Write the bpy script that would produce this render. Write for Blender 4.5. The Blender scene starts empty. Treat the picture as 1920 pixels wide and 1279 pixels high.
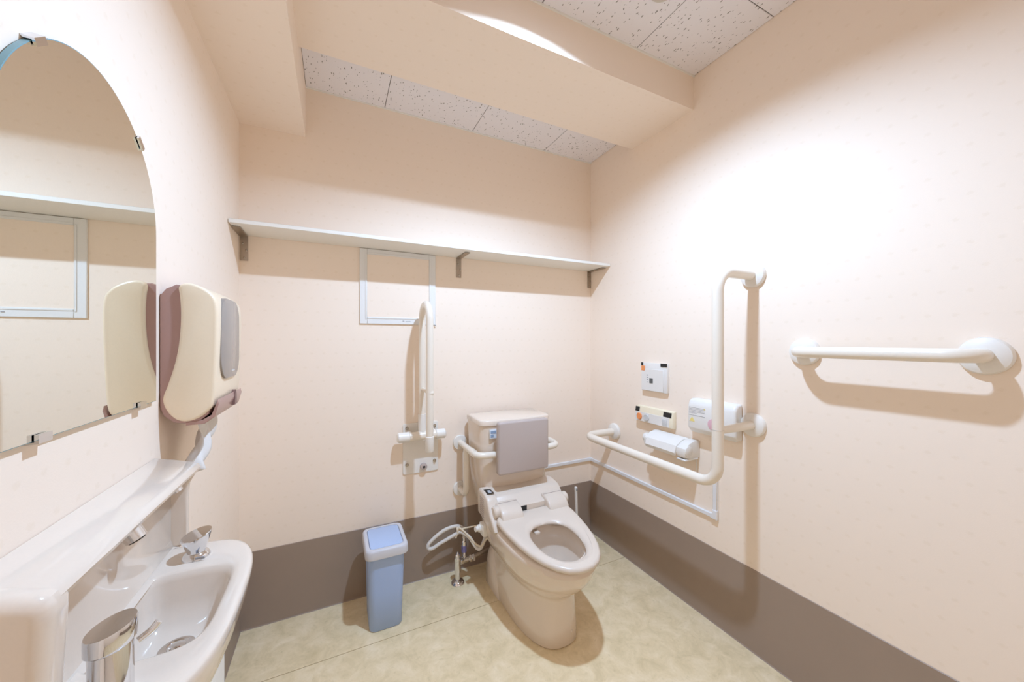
import bpy, bmesh, math, random
from mathutils import Vector, Matrix
random.seed(7)
S = bpy.context.scene
COL = S.collection
PI = math.pi

# ---------------------------------------------------------------- camera
FPX, YAW = 678.13, 0.4539
cam_d = bpy.data.cameras.new('camera')
cam = bpy.data.objects.new('camera', cam_d)
COL.objects.link(cam)
cam.location = (-1.3588, -1.7219, 1.1257)
cam.rotation_euler = (PI / 2, 0, -YAW)
cam_d.sensor_width = 36.0
cam_d.lens = 36.0 * FPX / 1920.0
cam_d.clip_start = 0.01
S.camera = cam

# ---------------------------------------------------------------- world, exposure, light
w = bpy.data.worlds.new('world')
S.world = w
w.use_nodes = True
w.node_tree.nodes['Background'].inputs[0].default_value = (0.9, 0.85, 0.8, 1)
w.node_tree.nodes['Background'].inputs[1].default_value = 0.0
S.view_settings.view_transform = 'Standard'
S.view_settings.look = 'None'
S.view_settings.gamma = 1.0
S.view_settings.use_curve_mapping = False
S.view_settings.exposure = 0.0
S.cycles.max_bounces = 10
S.cycles.diffuse_bounces = 8
S.cycles.glossy_bounces = 6
S.cycles.transmission_bounces = 6
S.cycles.use_denoising = True
S.cycles.use_adaptive_sampling = True
S.cycles.adaptive_threshold = 0.04
S.cycles.adaptive_min_samples = 16
S.cycles.sample_clamp_indirect = 6.0
LAMP = (-0.80, -0.95, 2.2315)
LAMP_POWER = 32.5
LAMP_COLOR = (0.475, 0.690, 1.0)
LAMP_RADIUS = 0.030
LAMP_LIP = -0.037                       # lower edge of the fitting below the ceiling

# ---------------------------------------------------------------- helpers
ORG = {}


def setp(o, label=None, cat=None, group=None, kind=None):
    if label: o['label'] = label
    if cat: o['category'] = cat
    if group: o['group'] = group
    if kind: o['kind'] = kind
    return o


def thing(name, loc, label, cat, group=None, kind=None):
    o = bpy.data.objects.new(name, None)
    o.empty_display_size = 0.05
    COL.objects.link(o)
    o.location = loc
    ORG[o.name] = Vector(loc)
    return setp(o, label, cat, group, kind)


def arc(cx, cy, r, a0, a1, n):
    return [(cx + r * math.cos(a0 + (a1 - a0) * i / n), cy + r * math.sin(a0 + (a1 - a0) * i / n)) for i in range(n + 1)]


def rrect(x0, x1, y0, y1, r, n=6):
    p = []
    p += arc(x1 - r, y1 - r, r, 0, PI / 2, n)
    p += arc(x0 + r, y1 - r, r, PI / 2, PI, n)
    p += arc(x0 + r, y0 + r, r, PI, 1.5 * PI, n)
    p += arc(x1 - r, y0 + r, r, 1.5 * PI, 2 * PI, n)
    return p


def smooth_closed(pts, n=4):
    out = []
    m = len(pts)
    for i in range(m):
        p0, p1, p2, p3 = (Vector(pts[(i + k) % m]) for k in (-1, 0, 1, 2))
        for k in range(n):
            t = k / n
            out.append(tuple(0.5 * ((2 * p1) + (p2 - p0) * t + (2 * p0 - 5 * p1 + 4 * p2 - p3) * t * t + (3 * p1 - p0 - 3 * p2 + p3) * t ** 3)))
    return out


def smooth_open(pts, n=6):
    out = []
    P = [Vector(p) for p in pts]
    P = [2 * P[0] - P[1]] + P + [2 * P[-1] - P[-2]]
    for i in range(1, len(P) - 2):
        p0, p1, p2, p3 = P[i - 1:i + 3]
        for k in range(n):
            t = k / n
            out.append(0.5 * ((2 * p1) + (p2 - p0) * t + (2 * p0 - 5 * p1 + 4 * p2 - p3) * t * t + (3 * p1 - p0 - 3 * p2 + p3) * t ** 3))
    out.append(P[-2])
    return out


def fillet(pts, r, n=8):
    P = [Vector(p) for p in pts]
    out = [P[0]]
    for i in range(1, len(P) - 1):
        a, b, c = P[i - 1], P[i], P[i + 1]
        d1 = (a - b).normalized()
        d2 = (c - b).normalized()
        ang = d1.angle(d2)
        if ang > PI - 0.01:
            out.append(b)
            continue
        rr = r
        t = rr / math.tan(ang / 2)
        lim = 0.98 * min((a - b).length, (c - b).length)
        if t > lim:
            t = lim
            rr = t * math.tan(ang / 2)
        cen = b + (d1 + d2).normalized() * (rr / math.sin(ang / 2))
        s = b + d1 * t - cen
        e = b + d2 * t - cen
        th = s.angle(e)
        for k in range(n + 1):
            u = k / n
            out.append(cen + (s * math.sin((1 - u) * th) + e * math.sin(u * th)) / math.sin(th))
    out.append(P[-1])
    return out


class MB:
    def __init__(self):
        self.bm = bmesh.new()

    def box(self, x0, x1, y0, y1, z0, z1, bev=0.0, seg=2):
        t = bmesh.new()
        bmesh.ops.create_cube(t, size=1.0)
        for v in t.verts:
            v.co = Vector(((x0 + x1) / 2 + v.co.x * (x1 - x0), (y0 + y1) / 2 + v.co.y * (y1 - y0), (z0 + z1) / 2 + v.co.z * (z1 - z0)))
        if bev > 0:
            bmesh.ops.bevel(t, geom=t.edges[:], offset=bev, segments=seg, affect='EDGES', profile=0.5)
        self._merge(t)
        return self

    def _merge(self, t, M=None):
        if M is not None:
            bmesh.ops.transform(t, matrix=M, verts=t.verts[:])
        me = bpy.data.meshes.new('tmp')
        t.to_mesh(me)
        t.free()
        self.bm.from_mesh(me)
        bpy.data.meshes.remove(me)

    def loft(self, loops, cap0=True, cap1=True, closed=True):
        rows = [[self.bm.verts.new(Vector(p)) for p in L] for L in loops]
        n = len(rows[0])
        for a, b in zip(rows[:-1], rows[1:]):
            for i in range(n if closed else n - 1):
                j = (i + 1) % n
                try:
                    self.bm.faces.new((a[i], a[j], b[j], b[i]))
                except ValueError:
                    pass
        if cap0: self.bm.faces.new(list(reversed(rows[0])))
        if cap1: self.bm.faces.new(rows[-1])
        return self

    def tube(self, pts, r, n=16, cap=True):
        P = [Vector(p) for p in pts]
        rad = r if isinstance(r, (list, tuple)) else [r] * len(P)
        loops = []
        t0 = (P[1] - P[0]).normalized()
        up = Vector((0, 0, 1)) if abs(t0.z) < 0.9 else Vector((1, 0, 0))
        nrm = (up - t0 * up.dot(t0)).normalized()
        for i, p in enumerate(P):
            if i == 0: t = t0
            elif i == len(P) - 1: t = (P[i] - P[i - 1]).normalized()
            else: t = ((P[i + 1] - p).normalized() + (p - P[i - 1]).normalized()).normalized()
            nrm = (nrm - t * nrm.dot(t)).normalized()
            bi = t.cross(nrm)
            loops.append([p + (nrm * math.cos(2 * PI * k / n) + bi * math.sin(2 * PI * k / n)) * rad[i] for k in range(n)])
        return self.loft(loops, cap, cap)

    def lathe(self, prof, origin, axis, n=32):
        # prof: (radius, distance along axis)
        ax = Vector(axis).normalized()
        up = Vector((0, 0, 1)) if abs(ax.z) < 0.9 else Vector((1, 0, 0))
        a = (up - ax * up.dot(ax)).normalized()
        b = ax.cross(a)
        o = Vector(origin)
        loops = [[o + ax * d + (a * math.cos(2 * PI * k / n) + b * math.sin(2 * PI * k / n)) * max(r, 1e-5) for k in range(n)] for r, d in prof]
        return self.loft(loops, True, True)

    def prism(self, outline, axis, lo, hi, bev=0.0, seg=3):
        # outline in the other two axes (x: (y,z)  y: (x,z)  z: (x,y))
        def mk(p, h):
            return {'x': (h, p[0], p[1]), 'y': (p[0], h, p[1]), 'z': (p[0], p[1], h)}[axis]
        t = bmesh.new()
        lv = [t.verts.new(mk(p, lo)) for p in outline]
        hv = [t.verts.new(mk(p, hi)) for p in outline]
        n = len(outline)
        f0 = t.faces.new(list(reversed(lv)))
        f1 = t.faces.new(hv)
        for i in range(n):
            t.faces.new((lv[i], lv[(i + 1) % n], hv[(i + 1) % n], hv[i]))
        bmesh.ops.recalc_face_normals(t, faces=t.faces[:])
        if bev > 0:
            ed = list(f0.edges) + list(f1.edges)
            bmesh.ops.bevel(t, geom=ed, offset=bev, segments=seg, affect='EDGES', profile=0.5)
        self._merge(t)
        return self

    def ball(self, c, r, sc=(1, 1, 1), n=16):
        t = bmesh.new()
        bmesh.ops.create_uvsphere(t, u_segments=n, v_segments=n // 2, radius=r)
        for v in t.verts:
            v.co = Vector((v.co.x * sc[0] + c[0], v.co.y * sc[1] + c[1], v.co.z * sc[2] + c[2]))
        self._merge(t)
        return self

    def build(self, name, mat, parent=None, label=None, cat=None, group=None, kind=None, sharp=38, origin=None):
        bm = self.bm
        bmesh.ops.recalc_face_normals(bm, faces=bm.faces[:])
        lim = math.radians(sharp)
        for e in bm.edges:
            if len(e.link_faces) == 2:
                e.smooth = e.calc_face_angle(0.0) < lim
        for f in bm.faces: f.smooth = True
        if parent is not None:
            o0 = ORG[parent.name]
        elif origin is not None:
            o0 = Vector(origin)
        else:
            xs = [v.co for v in bm.verts]
            o0 = Vector(((min(v.x for v in xs) + max(v.x for v in xs)) / 2, (min(v.y for v in xs) + max(v.y for v in xs)) / 2, min(v.z for v in xs)))
        for v in bm.verts: v.co -= o0
        me = bpy.data.meshes.new(name)
        bm.to_mesh(me)
        bm.free()
        me.materials.append(mat)
        ob = bpy.data.objects.new(name, me)
        COL.objects.link(ob)
        ORG[ob.name] = o0.copy()
        if parent is not None: ob.parent = parent
        else: ob.location = o0
        return setp(ob, label, cat, group, kind)


# ---------------------------------------------------------------- materials
def srgb(r, g, b):
    f = lambda c: (c / 255 / 12.92) if c / 255 <= 0.04045 else ((c / 255 + 0.055) / 1.055) ** 2.4
    return (f(r), f(g), f(b), 1.0)


def mat(name, col, rough=0.5, metal=0.0, coat=0.0, spec=0.5, bump=0.0, bscale=300.0, vary=0.0, vscale=6.0):
    m = bpy.data.materials.new(name)
    m.use_nodes = True
    nt = m.node_tree
    b = nt.nodes['Principled BSDF']
    b.inputs['Base Color'].default_value = col
    b.inputs['Roughness'].default_value = rough
    b.inputs['Metallic'].default_value = metal
    b.inputs['Specular IOR Level'].default_value = spec
    b.inputs['Coat Weight'].default_value = coat
    b.inputs['Coat Roughness'].default_value = 0.05
    tc = nt.nodes.new('ShaderNodeTexCoord')
    nz = nt.nodes.new('ShaderNodeTexNoise')
    nz.inputs['Scale'].default_value = vscale if vary else bscale
    nt.links.new(tc.outputs['Object'], nz.inputs['Vector'])
    mr = nt.nodes.new('ShaderNodeMix')
    mr.data_type = 'RGBA'
    k = vary if vary else 0.02
    mr.inputs[6].default_value = tuple(c * (1 - k) for c in col[:3]) + (1,)
    mr.inputs[7].default_value = tuple(min(1, c * (1 + k)) for c in col[:3]) + (1,)
    nt.links.new(nz.outputs['Fac'], mr.inputs[0])
    nt.links.new(mr.outputs[2], b.inputs['Base Color'])
    if bump:
        n2 = nt.nodes.new('ShaderNodeTexNoise')
        n2.inputs['Scale'].default_value = bscale
        nt.links.new(tc.outputs['Object'], n2.inputs['Vector'])
        bp = nt.nodes.new('ShaderNodeBump')
        bp.inputs['Strength'].default_value = bump
        bp.inputs['Distance'].default_value = 0.001
        nt.links.new(n2.outputs['Fac'], bp.inputs['Height'])
        nt.links.new(bp.outputs['Normal'], b.inputs['Normal'])
    return m


def wallpaper(name, horiz=False):
    m = bpy.data.materials.new(name)
    m.use_nodes = True
    nt = m.node_tree
    L = nt.links.new
    N = nt.nodes.new
    b = nt.nodes['Principled BSDF']
    b.inputs['Roughness'].default_value = 0.72
    b.inputs['Specular IOR Level'].default_value = 0.25
    ge = N('ShaderNodeNewGeometry')
    sp = N('ShaderNodeSeparateXYZ')
    L(ge.outputs['Position'], sp.inputs[0])

    def math_(op, a, c=None):
        n = N('ShaderNodeMath')
        n.operation = op
        for i, v in enumerate((a, c)):
            if v is None: continue
            if isinstance(v, (int, float)): n.inputs[i].default_value = v
            else: L(v, n.inputs[i])
        return n.outputs[0]
    if horiz:
        u, v = sp.outputs['X'], sp.outputs['Y']
    else:
        u, v = math_('ADD', sp.outputs['X'], sp.outputs['Y']), sp.outputs['Z']
    PU, PV = 0.046, 0.058
    us = math_('DIVIDE', u, PU)
    row = math_('FLOOR', math_('DIVIDE', v, PV))
    odd = math_('MULTIPLY', math_('MODULO', math_('ABSOLUTE', row), 2.0), 0.5)
    ush = math_('ADD', us, odd)
    fu = math_('SUBTRACT', math_('FRACT', ush), 0.5)
    fv = math_('SUBTRACT', math_('FRACT', math_('DIVIDE', v, PV)), 0.5)
    du = math_('MULTIPLY', fu, PU)
    dv = math_('MULTIPLY', fv, PV)
    nz = N('ShaderNodeTexNoise')
    nz.inputs['Scale'].default_value = 260
    L(ge.outputs['Position'], nz.inputs['Vector'])
    wob = math_('MULTIPLY', math_('SUBTRACT', nz.outputs['Fac'], 0.5), 0.014)
    d = math_('ADD', math_('SQRT', math_('ADD', math_('POWER', du, 2.0), math_('POWER', math_('MULTIPLY', dv, 1.3), 2.0))), wob)
    mr = N('ShaderNodeMapRange')
    mr.inputs[1].default_value = 0.0075
    mr.inputs[2].default_value = 0.0035
    L(d, mr.inputs[0])
    fac = math_('MULTIPLY', mr.outputs[0], 0.14)
    mix = N('ShaderNodeMix')
    mix.data_type = 'RGBA'
    mix.inputs[6].default_value = WALL_COL
    mix.inputs[7].default_value = tuple(a * b_ for a, b_ in zip(WALL_COL[:3], (0.80, 0.74, 0.60))) + (1,)
    L(fac, mix.inputs[0])
    L(mix.outputs[2], b.inputs['Base Color'])
    n2 = N('ShaderNodeTexNoise')
    n2.inputs['Scale'].default_value = 420
    L(ge.outputs['Position'], n2.inputs['Vector'])
    bp = N('ShaderNodeBump')
    bp.inputs['Strength'].default_value = 0.10
    bp.inputs['Distance'].default_value = 0.001
    L(n2.outputs['Fac'], bp.inputs['Height'])
    L(bp.outputs['Normal'], b.inputs['Normal'])
    return m


def tile_material():
    m = bpy.data.materials.new('fissured_tile')
    m.use_nodes = True
    nt = m.node_tree
    L = nt.links.new
    N = nt.nodes.new
    b = nt.nodes['Principled BSDF']
    b.inputs['Roughness'].default_value = 0.9
    b.inputs['Specular IOR Level'].default_value = 0.1
    ge = N('ShaderNodeNewGeometry')
    mp = N('ShaderNodeMapping')
    mp.inputs['Scale'].default_value = (130, 58, 1)
    L(ge.outputs['Position'], mp.inputs['Vector'])
    nz = N('ShaderNodeTexNoise')
    nz.inputs['Scale'].default_value = 90
    L(ge.outputs['Position'], nz.inputs['Vector'])
    ad = N('ShaderNodeMixRGB')
    ad.blend_type = 'ADD'
    ad.inputs[0].default_value = 0.9
    L(mp.outputs[0], ad.inputs[1])
    L(nz.outputs['Color'], ad.inputs[2])
    vo = N('ShaderNodeTexVoronoi')
    vo.voronoi_dimensions = '2D'
    vo.inputs['Scale'].default_value = 1.0
    L(ad.outputs[0], vo.inputs['Vector'])
    # only some cells carry a hole
    sx = N('ShaderNodeSeparateColor')
    L(vo.outputs['Color'], sx.inputs[0])
    rad = N('ShaderNodeMapRange')
    rad.inputs[1].default_value = 0.72
    rad.inputs[2].default_value = 1.0
    rad.inputs[3].default_value = 0.0
    rad.inputs[4].default_value = 0.30
    L(sx.outputs[0], rad.inputs[0])
    lt = N('ShaderNodeMath')
    lt.operation = 'LESS_THAN'
    L(vo.outputs['Distance'], lt.inputs[0])
    L(rad.outputs[0], lt.inputs[1])
    mx = N('ShaderNodeMix')
    mx.data_type = 'RGBA'
    mx.inputs[6].default_value = TILE_COL
    mx.inputs[7].default_value = (0.34, 0.31, 0.28, 1)
    L(lt.outputs[0], mx.inputs[0])
    L(mx.outputs[2], b.inputs['Base Color'])
    bp = N('ShaderNodeBump')
    bp.invert = True
    bp.inputs['Strength'].default_value = 0.4
    bp.inputs['Distance'].default_value = 0.002
    L(lt.outputs[0], bp.inputs['Height'])
    L(bp.outputs['Normal'], b.inputs['Normal'])
    return m


def floor_material():
    m = bpy.data.materials.new('mottled_vinyl')
    m.use_nodes = True
    nt = m.node_tree
    L = nt.links.new
    N = nt.nodes.new
    b = nt.nodes['Principled BSDF']
    b.inputs['Roughness'].default_value = 0.42
    b.inputs['Specular IOR Level'].default_value = 0.35
    ge = N('ShaderNodeNewGeometry')
    n1 = N('ShaderNodeTexNoise')
    n1.inputs['Scale'].default_value = 14
    n1.inputs['Detail'].default_value = 6
    n1.inputs['Roughness'].default_value = 0.7
    n1.inputs['Distortion'].default_value = 0.5
    L(ge.outputs['Position'], n1.inputs['Vector'])
    r1 = N('ShaderNodeValToRGB')
    e = r1.color_ramp.elements
    e[0].position = 0.30
    e[0].color = srgb(218, 196, 154)
    e[1].position = 0.70
    e[1].color = srgb(246, 226, 192)
    x = e.new(0.5)
    x.color = srgb(234, 212, 172)
    L(n1.outputs['Fac'], r1.inputs[0])
    n2 = N('ShaderNodeTexNoise')
    n2.inputs['Scale'].default_value = 70
    n2.inputs['Detail'].default_value = 3
    n2.inputs['Distortion'].default_value = 0.4
    L(ge.outputs['Position'], n2.inputs['Vector'])
    r2 = N('ShaderNodeMapRange')
    r2.inputs[1].default_value = 0.60
    r2.inputs[2].default_value = 0.72
    r2.inputs[4].default_value = 0.28
    L(n2.outputs['Fac'], r2.inputs[0])
    mx = N('ShaderNodeMix')
    mx.data_type = 'RGBA'
    L(r2.outputs[0], mx.inputs[0])
    L(r1.outputs[0], mx.inputs[6])
    mx.inputs[7].default_value = srgb(200, 178, 130)
    L(mx.outputs[2], b.inputs['Base Color'])
    return m


def emit(name, col, s):
    m = bpy.data.materials.new(name)
    m.use_nodes = True
    b = m.node_tree.nodes['Principled BSDF']
    b.inputs['Base Color'].default_value = (0.9, 0.9, 0.9, 1)
    b.inputs['Emission Color'].default_value = col
    b.inputs['Emission Strength'].default_value = s
    return m


WALL_COL = (0.93, 0.785, 0.655, 1)
TILE_COL = (0.88, 0.83, 0.83, 1)
M = {}
M['wall'] = wallpaper('wallpaper')
M['wallh'] = wallpaper('wallpaper_soffit', True)
M['tile'] = tile_material()
M['grid'] = mat('tile_joint', srgb(120, 112, 104), 0.9)
M['floor'] = floor_material()
M['subfloor'] = mat('floor_joint', srgb(120, 112, 90), 0.8)
M['dado'] = mat('grey_brown_vinyl', srgb(158, 138, 122), 0.40, spec=0.4, vary=0.03, vscale=9)
M['white'] = mat('white_laminate', srgb(238, 234, 226), 0.45)
M['alu'] = mat('white_aluminium', srgb(233, 230, 226), 0.35)
M['hatch'] = mat('hatch_board', srgb(234, 224, 206), 0.7)
M['rail'] = mat('ivory_resin', srgb(236, 224, 208), 0.28, coat=0.25)
M['flange'] = mat('white_resin', srgb(236, 229, 220), 0.35)
M['steel'] = mat('brushed_steel', srgb(178, 166, 152), 0.35, metal=0.9, vary=0.05, vscale=40)
M['chrome'] = mat('chrome', srgb(226, 226, 228), 0.06, metal=1.0)
M['screw'] = mat('screw_steel', srgb(180, 172, 160), 0.25, metal=1.0)
M['darkhole'] = mat('dark_plastic', srgb(60, 54, 50), 0.6)
M['tan'] = mat('toilet_ceramic', srgb(230, 212, 194), 0.16, coat=0.6)
M['tanp'] = mat('toilet_plastic', srgb(222, 206, 190), 0.30, coat=0.2)
M['water'] = mat('water', srgb(244, 244, 242), 0.04, spec=0.8)  # white base colour paints in the reflection of the bright ceiling
M['basin'] = mat('basin_ceramic', srgb(228, 212, 196), 0.12, coat=0.7)
M['pad'] = mat('grey_pad', srgb(186, 170, 162), 0.5)
M['bin'] = mat('blue_plastic', srgb(166, 187, 226), 0.42, bump=0.05)
M['binlid'] = mat('pale_blue_grey_plastic', srgb(206, 204, 208), 0.42)
M['flap'] = mat('light_blue_plastic', srgb(180, 198, 230), 0.42)
M['cream'] = mat('cream_plastic', srgb(244, 224, 196), 0.32, coat=0.2)
M['mauve'] = mat('mauve_plastic', srgb(176, 138, 128), 0.3, coat=0.2)
M['slot'] = mat('dark_mauve_plastic', srgb(128, 96, 88), 0.4)
M['window'] = mat('smoked_window', srgb(150, 140, 132), 0.2, coat=0.3)
M['mirror'] = mat('mirror_silver', (0.90, 0.91, 0.86, 1), 0.0, metal=1.0)
M['glassedge'] = mat('mirror_edge', srgb(120, 160, 170), 0.2)
M['paper'] = mat('white_tissue', srgb(228, 222, 216), 0.6, bump=0.2, bscale=120)
M['panel'] = mat('white_panel', srgb(232, 226, 219), 0.35)
M['panelc'] = mat('cream_panel', srgb(242, 228, 200), 0.4)
M['black'] = mat('black_tape', srgb(34, 32, 30), 0.5)
M['orange'] = mat('orange_button', srgb(238, 150, 92), 0.4)
M['grey'] = mat('grey_button', srgb(205, 203, 200), 0.4)
M['lgrey'] = mat('print_grey', srgb(160, 158, 160), 0.6)
M['yellow'] = mat('print_yellow', srgb(238, 214, 130), 0.6)
M['pink'] = mat('pink_button', srgb(222, 178, 186), 0.5)
M['display'] = mat('lcd_grey', srgb(92, 92, 90), 0.3)
M['hose'] = mat('grey_white_hose', srgb(222, 214, 206), 0.45)
M['cable'] = mat('cream_cable', srgb(228, 210, 184), 0.5)
M['bluetag'] = mat('violet_handle', srgb(120, 110, 150), 0.4)
M['conduit'] = mat('conduit_white', srgb(232, 230, 230), 0.45)
M['sensor'] = mat('beige_sensor', srgb(206, 198, 182), 0.5)
M['lampglass'] = emit('lamp_glass', (0.55, 0.78, 1.0, 1), 6.0)
M['label'] = mat('sticker_white', srgb(228, 232, 238), 0.5)
M['labelb'] = mat('sticker_blue_print', srgb(150, 170, 196), 0.5)

# ---------------------------------------------------------------- room shell
XL, YB, YF = -1.694, 0.0, -2.35
ZC, ZCB = 2.2425, 2.179
BY0, BY1, BZ = -0.687, -0.335, 2.101      # ceiling beam across the room
SX, SZ = -1.470, 1.971                    # soffit along the left wall
ST = 'structure'


def struct(name, mb, m, label, cat):
    return mb.build(name, m, None, label, cat, kind=ST, origin=(0, 0, 0))


struct('wall_back', MB().box(XL - .1, .1, 0, .1, 0, 2.4), M['wall'], 'cream wallpapered wall behind the toilet, below the shelf', 'wall')
struct('wall_right', MB().box(0, .1, YF - .1, 0, 0, 2.4), M['wall'], 'cream wallpapered wall that carries the grab bars', 'wall')
struct('wall_left', MB().box(XL - .1, XL, YF - .1, 0, 0, 2.4), M['wall'], 'cream wallpapered wall behind the mirror and basin', 'wall')
struct('wall_front', MB().box(XL, 0, YF - .1, YF, 0, 2.4), M['wall'], 'cream wallpapered wall behind the viewpoint', 'wall')
fl = struct('floor', MB().box(XL - .1, .1, YF - .1, .1, -.1, -.003), M['subfloor'], 'pale mottled yellow-green vinyl floor', 'floor')
SEAM = -0.286
for y0, y1 in ((SEAM + .0012, 0), (YF, SEAM - .0012)):
    MB().box(XL, 0, y0, y1, -.003, 0).build('vinyl_sheet', M['floor'], fl)

# coved grey dado strips
DT = 0.0025


def dado(name, outline_axis, lo, hi, pts, label):
    struct(name, MB().prism(pts, outline_axis, lo, hi), M['dado'], label, 'baseboard')


prof = [(0, 0.0), (0.006, 0.0), (0.0045, 0.001), (0.0032, 0.0025), (DT, 0.006), (DT, 0.2985), (DT - .0015, 0.3), (0, 0.3)]
dado('baseboard_back', 'x', XL, 0, [(-a, z) for a, z in prof], 'grey-brown vinyl skirting band along the wall behind the toilet')
dado('baseboard_right', 'y', YF, 0, [(-a, z) for a, z in prof], 'grey-brown vinyl skirting band under the grab bars')
dado('baseboard_left', 'y', YF, 0, [(XL + a, z) for a, z in prof], 'grey-brown vinyl skirting band under the basin')

# ceiling: carrier, tiles as pieces
ce = struct('ceiling', MB().box(XL - .1, .1, YF - .1, BY1, ZC + .004, 2.4), M['grid'], 'main ceiling of pale fissured tiles in front of the beam', 'ceiling')


def ceil_tile(x0, x1, y0, y1, z, parent):
    g = 0.0011
    MB().box(x0 + g, x1 - g, y0 + g, y1 - g, z, z + .0038, 0.0012, 1).build('ceiling_tile', M['tile'], parent)


xs = [0.0, -0.3265, -0.7445, -1.1625, -1.5805, XL]
ysf = [BY0, -0.997, -1.833, YF]
for i in range(len(xs) - 1):
    for j in range(len(ysf) - 1):
        ceil_tile(xs[i + 1], xs[i], ysf[j + 1], ysf[j], ZC, ce)
cr = struct('ceiling.001', MB().box(SX, .0, BY1, 0, ZCB + .004, 2.4), M['grid'], 'narrow strip of fissured ceiling tiles between beam and rear wall', 'ceiling')
xr = [0.0, -0.321, -0.7415, -1.159, SX]
for i in range(len(xr) - 1):
    ceil_tile(xr[i + 1], xr[i], BY1, 0, ZCB, cr)
# beam and soffit
bmr = struct('trim_1', MB().box(SX, 0, BY0, BY1, BZ, ZC + .002), M['wallh'], 'cream papered ceiling beam crossing the room', 'beam')
struct('trim_2', MB().box(XL, SX, YF, 0, SZ, ZC + .003), M['wallh'], 'cream papered boxed soffit along the left wall top', 'soffit')
# thin edge mouldings where tiles meet the walls
struct('trim_3', MB().box(SX, 0, -0.006, 0, ZCB - .005, ZCB), M['white'], 'thin white ceiling edge strip above the rear wall', 'trim')
struct('trim_4', MB().box(SX, 0, BY0 - .006, BY0, ZC - .005, ZC), M['white'], 'thin white ceiling edge strip on the beam face', 'trim')

# ---------------------------------------------------------------- ceiling fittings
dl = thing('downlight', (LAMP[0], LAMP[1], ZC), 'round recessed downlight in the ceiling in front of the beam', 'light')
MB().loft([[(LAMP[0] + r * math.cos(2 * PI * k / 40), LAMP[1] + r * math.sin(2 * PI * k / 40), ZC + z) for k in range(40)] for r, z in ((.052, -.0005), (.064, -.0005), (.068, -.004), (.068, LAMP_LIP + .003), (.065, LAMP_LIP), (.055, LAMP_LIP), (.052, LAMP_LIP + .003), (.052, -.0005))], False, False).build('trim_ring', M['white'], dl)
MB().lathe([(.001, -.009), (.044, -.009), (.044, -.0005), (.001, -.0005)], (LAMP[0], LAMP[1], ZC), (0, 0, 1)).build('diffuser', M['lampglass'], dl)
ld = bpy.data.lights.new('downlight_lamp', 'AREA')
ld.shape = 'DISK'
ld.size = 2 * LAMP_RADIUS
ld.energy = LAMP_POWER
ld.color = LAMP_COLOR
lo = bpy.data.objects.new('lamp', ld)
COL.objects.link(lo)
lo.parent = dl
lo.location = (0, 0, LAMP[2] - ZC)

cs = thing('ceiling_sensor', (-0.427, -0.905, ZC), 'small round beige sensor on the ceiling tile at the top edge', 'sensor')
MB().lathe([(.036, 0), (.040, -.004), (.040, -.010), (.030, -.016), (.012, -.020), (.001, -.021)], (-0.427, -0.905, ZC), (0, 0, 1)).build('dome', M['sensor'], cs)
MB().lathe([(.042, 0), (.046, -.002), (.044, -.005), (.038, -.005)], (-0.427, -0.905, ZC), (0, 0, 1)).build('base_ring', M['sensor'], cs)

# ---------------------------------------------------------------- shelf
sh = thing('wall_shelf', (-0.85, -0.085, 1.535), 'long white board shelf on steel brackets across the rear wall', 'shelf')
MB().box(XL + .002, -.002, -0.172, -.0005, 1.536, 1.551, .0015, 1).build('board', M['white'], sh)
for bx in (-1.678, -0.812, -0.013):
    hw = .0125
    br = MB()
    br.prism([(-.0008, 1.534), (-.0008, 1.440), (-.0033, 1.438), (-.0033, 1.5315), (-.135, 1.5315), (-.135, 1.534)], 'x', bx - hw, bx + hw, .0006, 1)
    b_ = br.build('bracket', M['steel'], sh)
    for k, zz in enumerate((1.505, 1.478, 1.449)):
        dx = (-.005, .006, 0)[k]
        MB().lathe([(.0042, 0), (.0042, -.001), (.002, -.002), (.0003, -.0021)], (bx + dx, -.0034, zz), (0, 1, 0), 12).build('screw', M['screw'], b_)

# ---------------------------------------------------------------- inspection hatch
ha = thing('inspection_hatch', (-1.0965, 0, 1.202), 'square white-framed inspection hatch on the wall beneath the shelf', 'hatch')
X0, X1, Z0, Z1 = -1.264, -0.929, 1.202, 1.534
fw = .031
for nm, (a, b, c, d) in {'l': (X0, X0 + fw, Z0, Z1), 'r': (X1 - fw, X1, Z0, Z1), 't': (X0 + fw, X1 - fw, Z1 - .024, Z1), 'b': (X0 + fw, X1 - fw, Z0, Z0 + fw)}.items():
    fb = MB()
    fb.box(a, b, -.007, -.0005, c, d, .0012, 1)
    fr = fb.build('frame_bar', M['alu'], ha)
    # raised inner bead
    ib = MB()
    if nm == 'l': ib.box(b - .008, b - .002, -.009, -.0068, c + .02, d - .02, .001, 1)
    elif nm == 'r': ib.box(a + .002, a + .008, -.009, -.0068, c + .02, d - .02, .001, 1)
    elif nm == 't': ib.box(a, b, -.009, -.0068, c + .002, c + .008, .001, 1)
    else: ib.box(a, b, -.009, -.0068, d - .008, d - .002, .001, 1)
    ib.build('bead', M['alu'], fr)
MB().box(X0 + fw, X1 - fw, -.004, -.0005, Z0 + fw, Z1 - .024).build('door', M['wall'], ha)
MB().box(-1.082, -1.074, -.0086, -.0071, 1.2165, 1.2185).box(-1.068, -1.046, -.0074, -.0069, 1.2145, 1.2165).build('latch_print', M['lgrey'], ha)
MB().box(-.9335, -.9275, -.010, -.0068, 1.1975, 1.2020).build('latch', M['lgrey'], ha)

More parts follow.
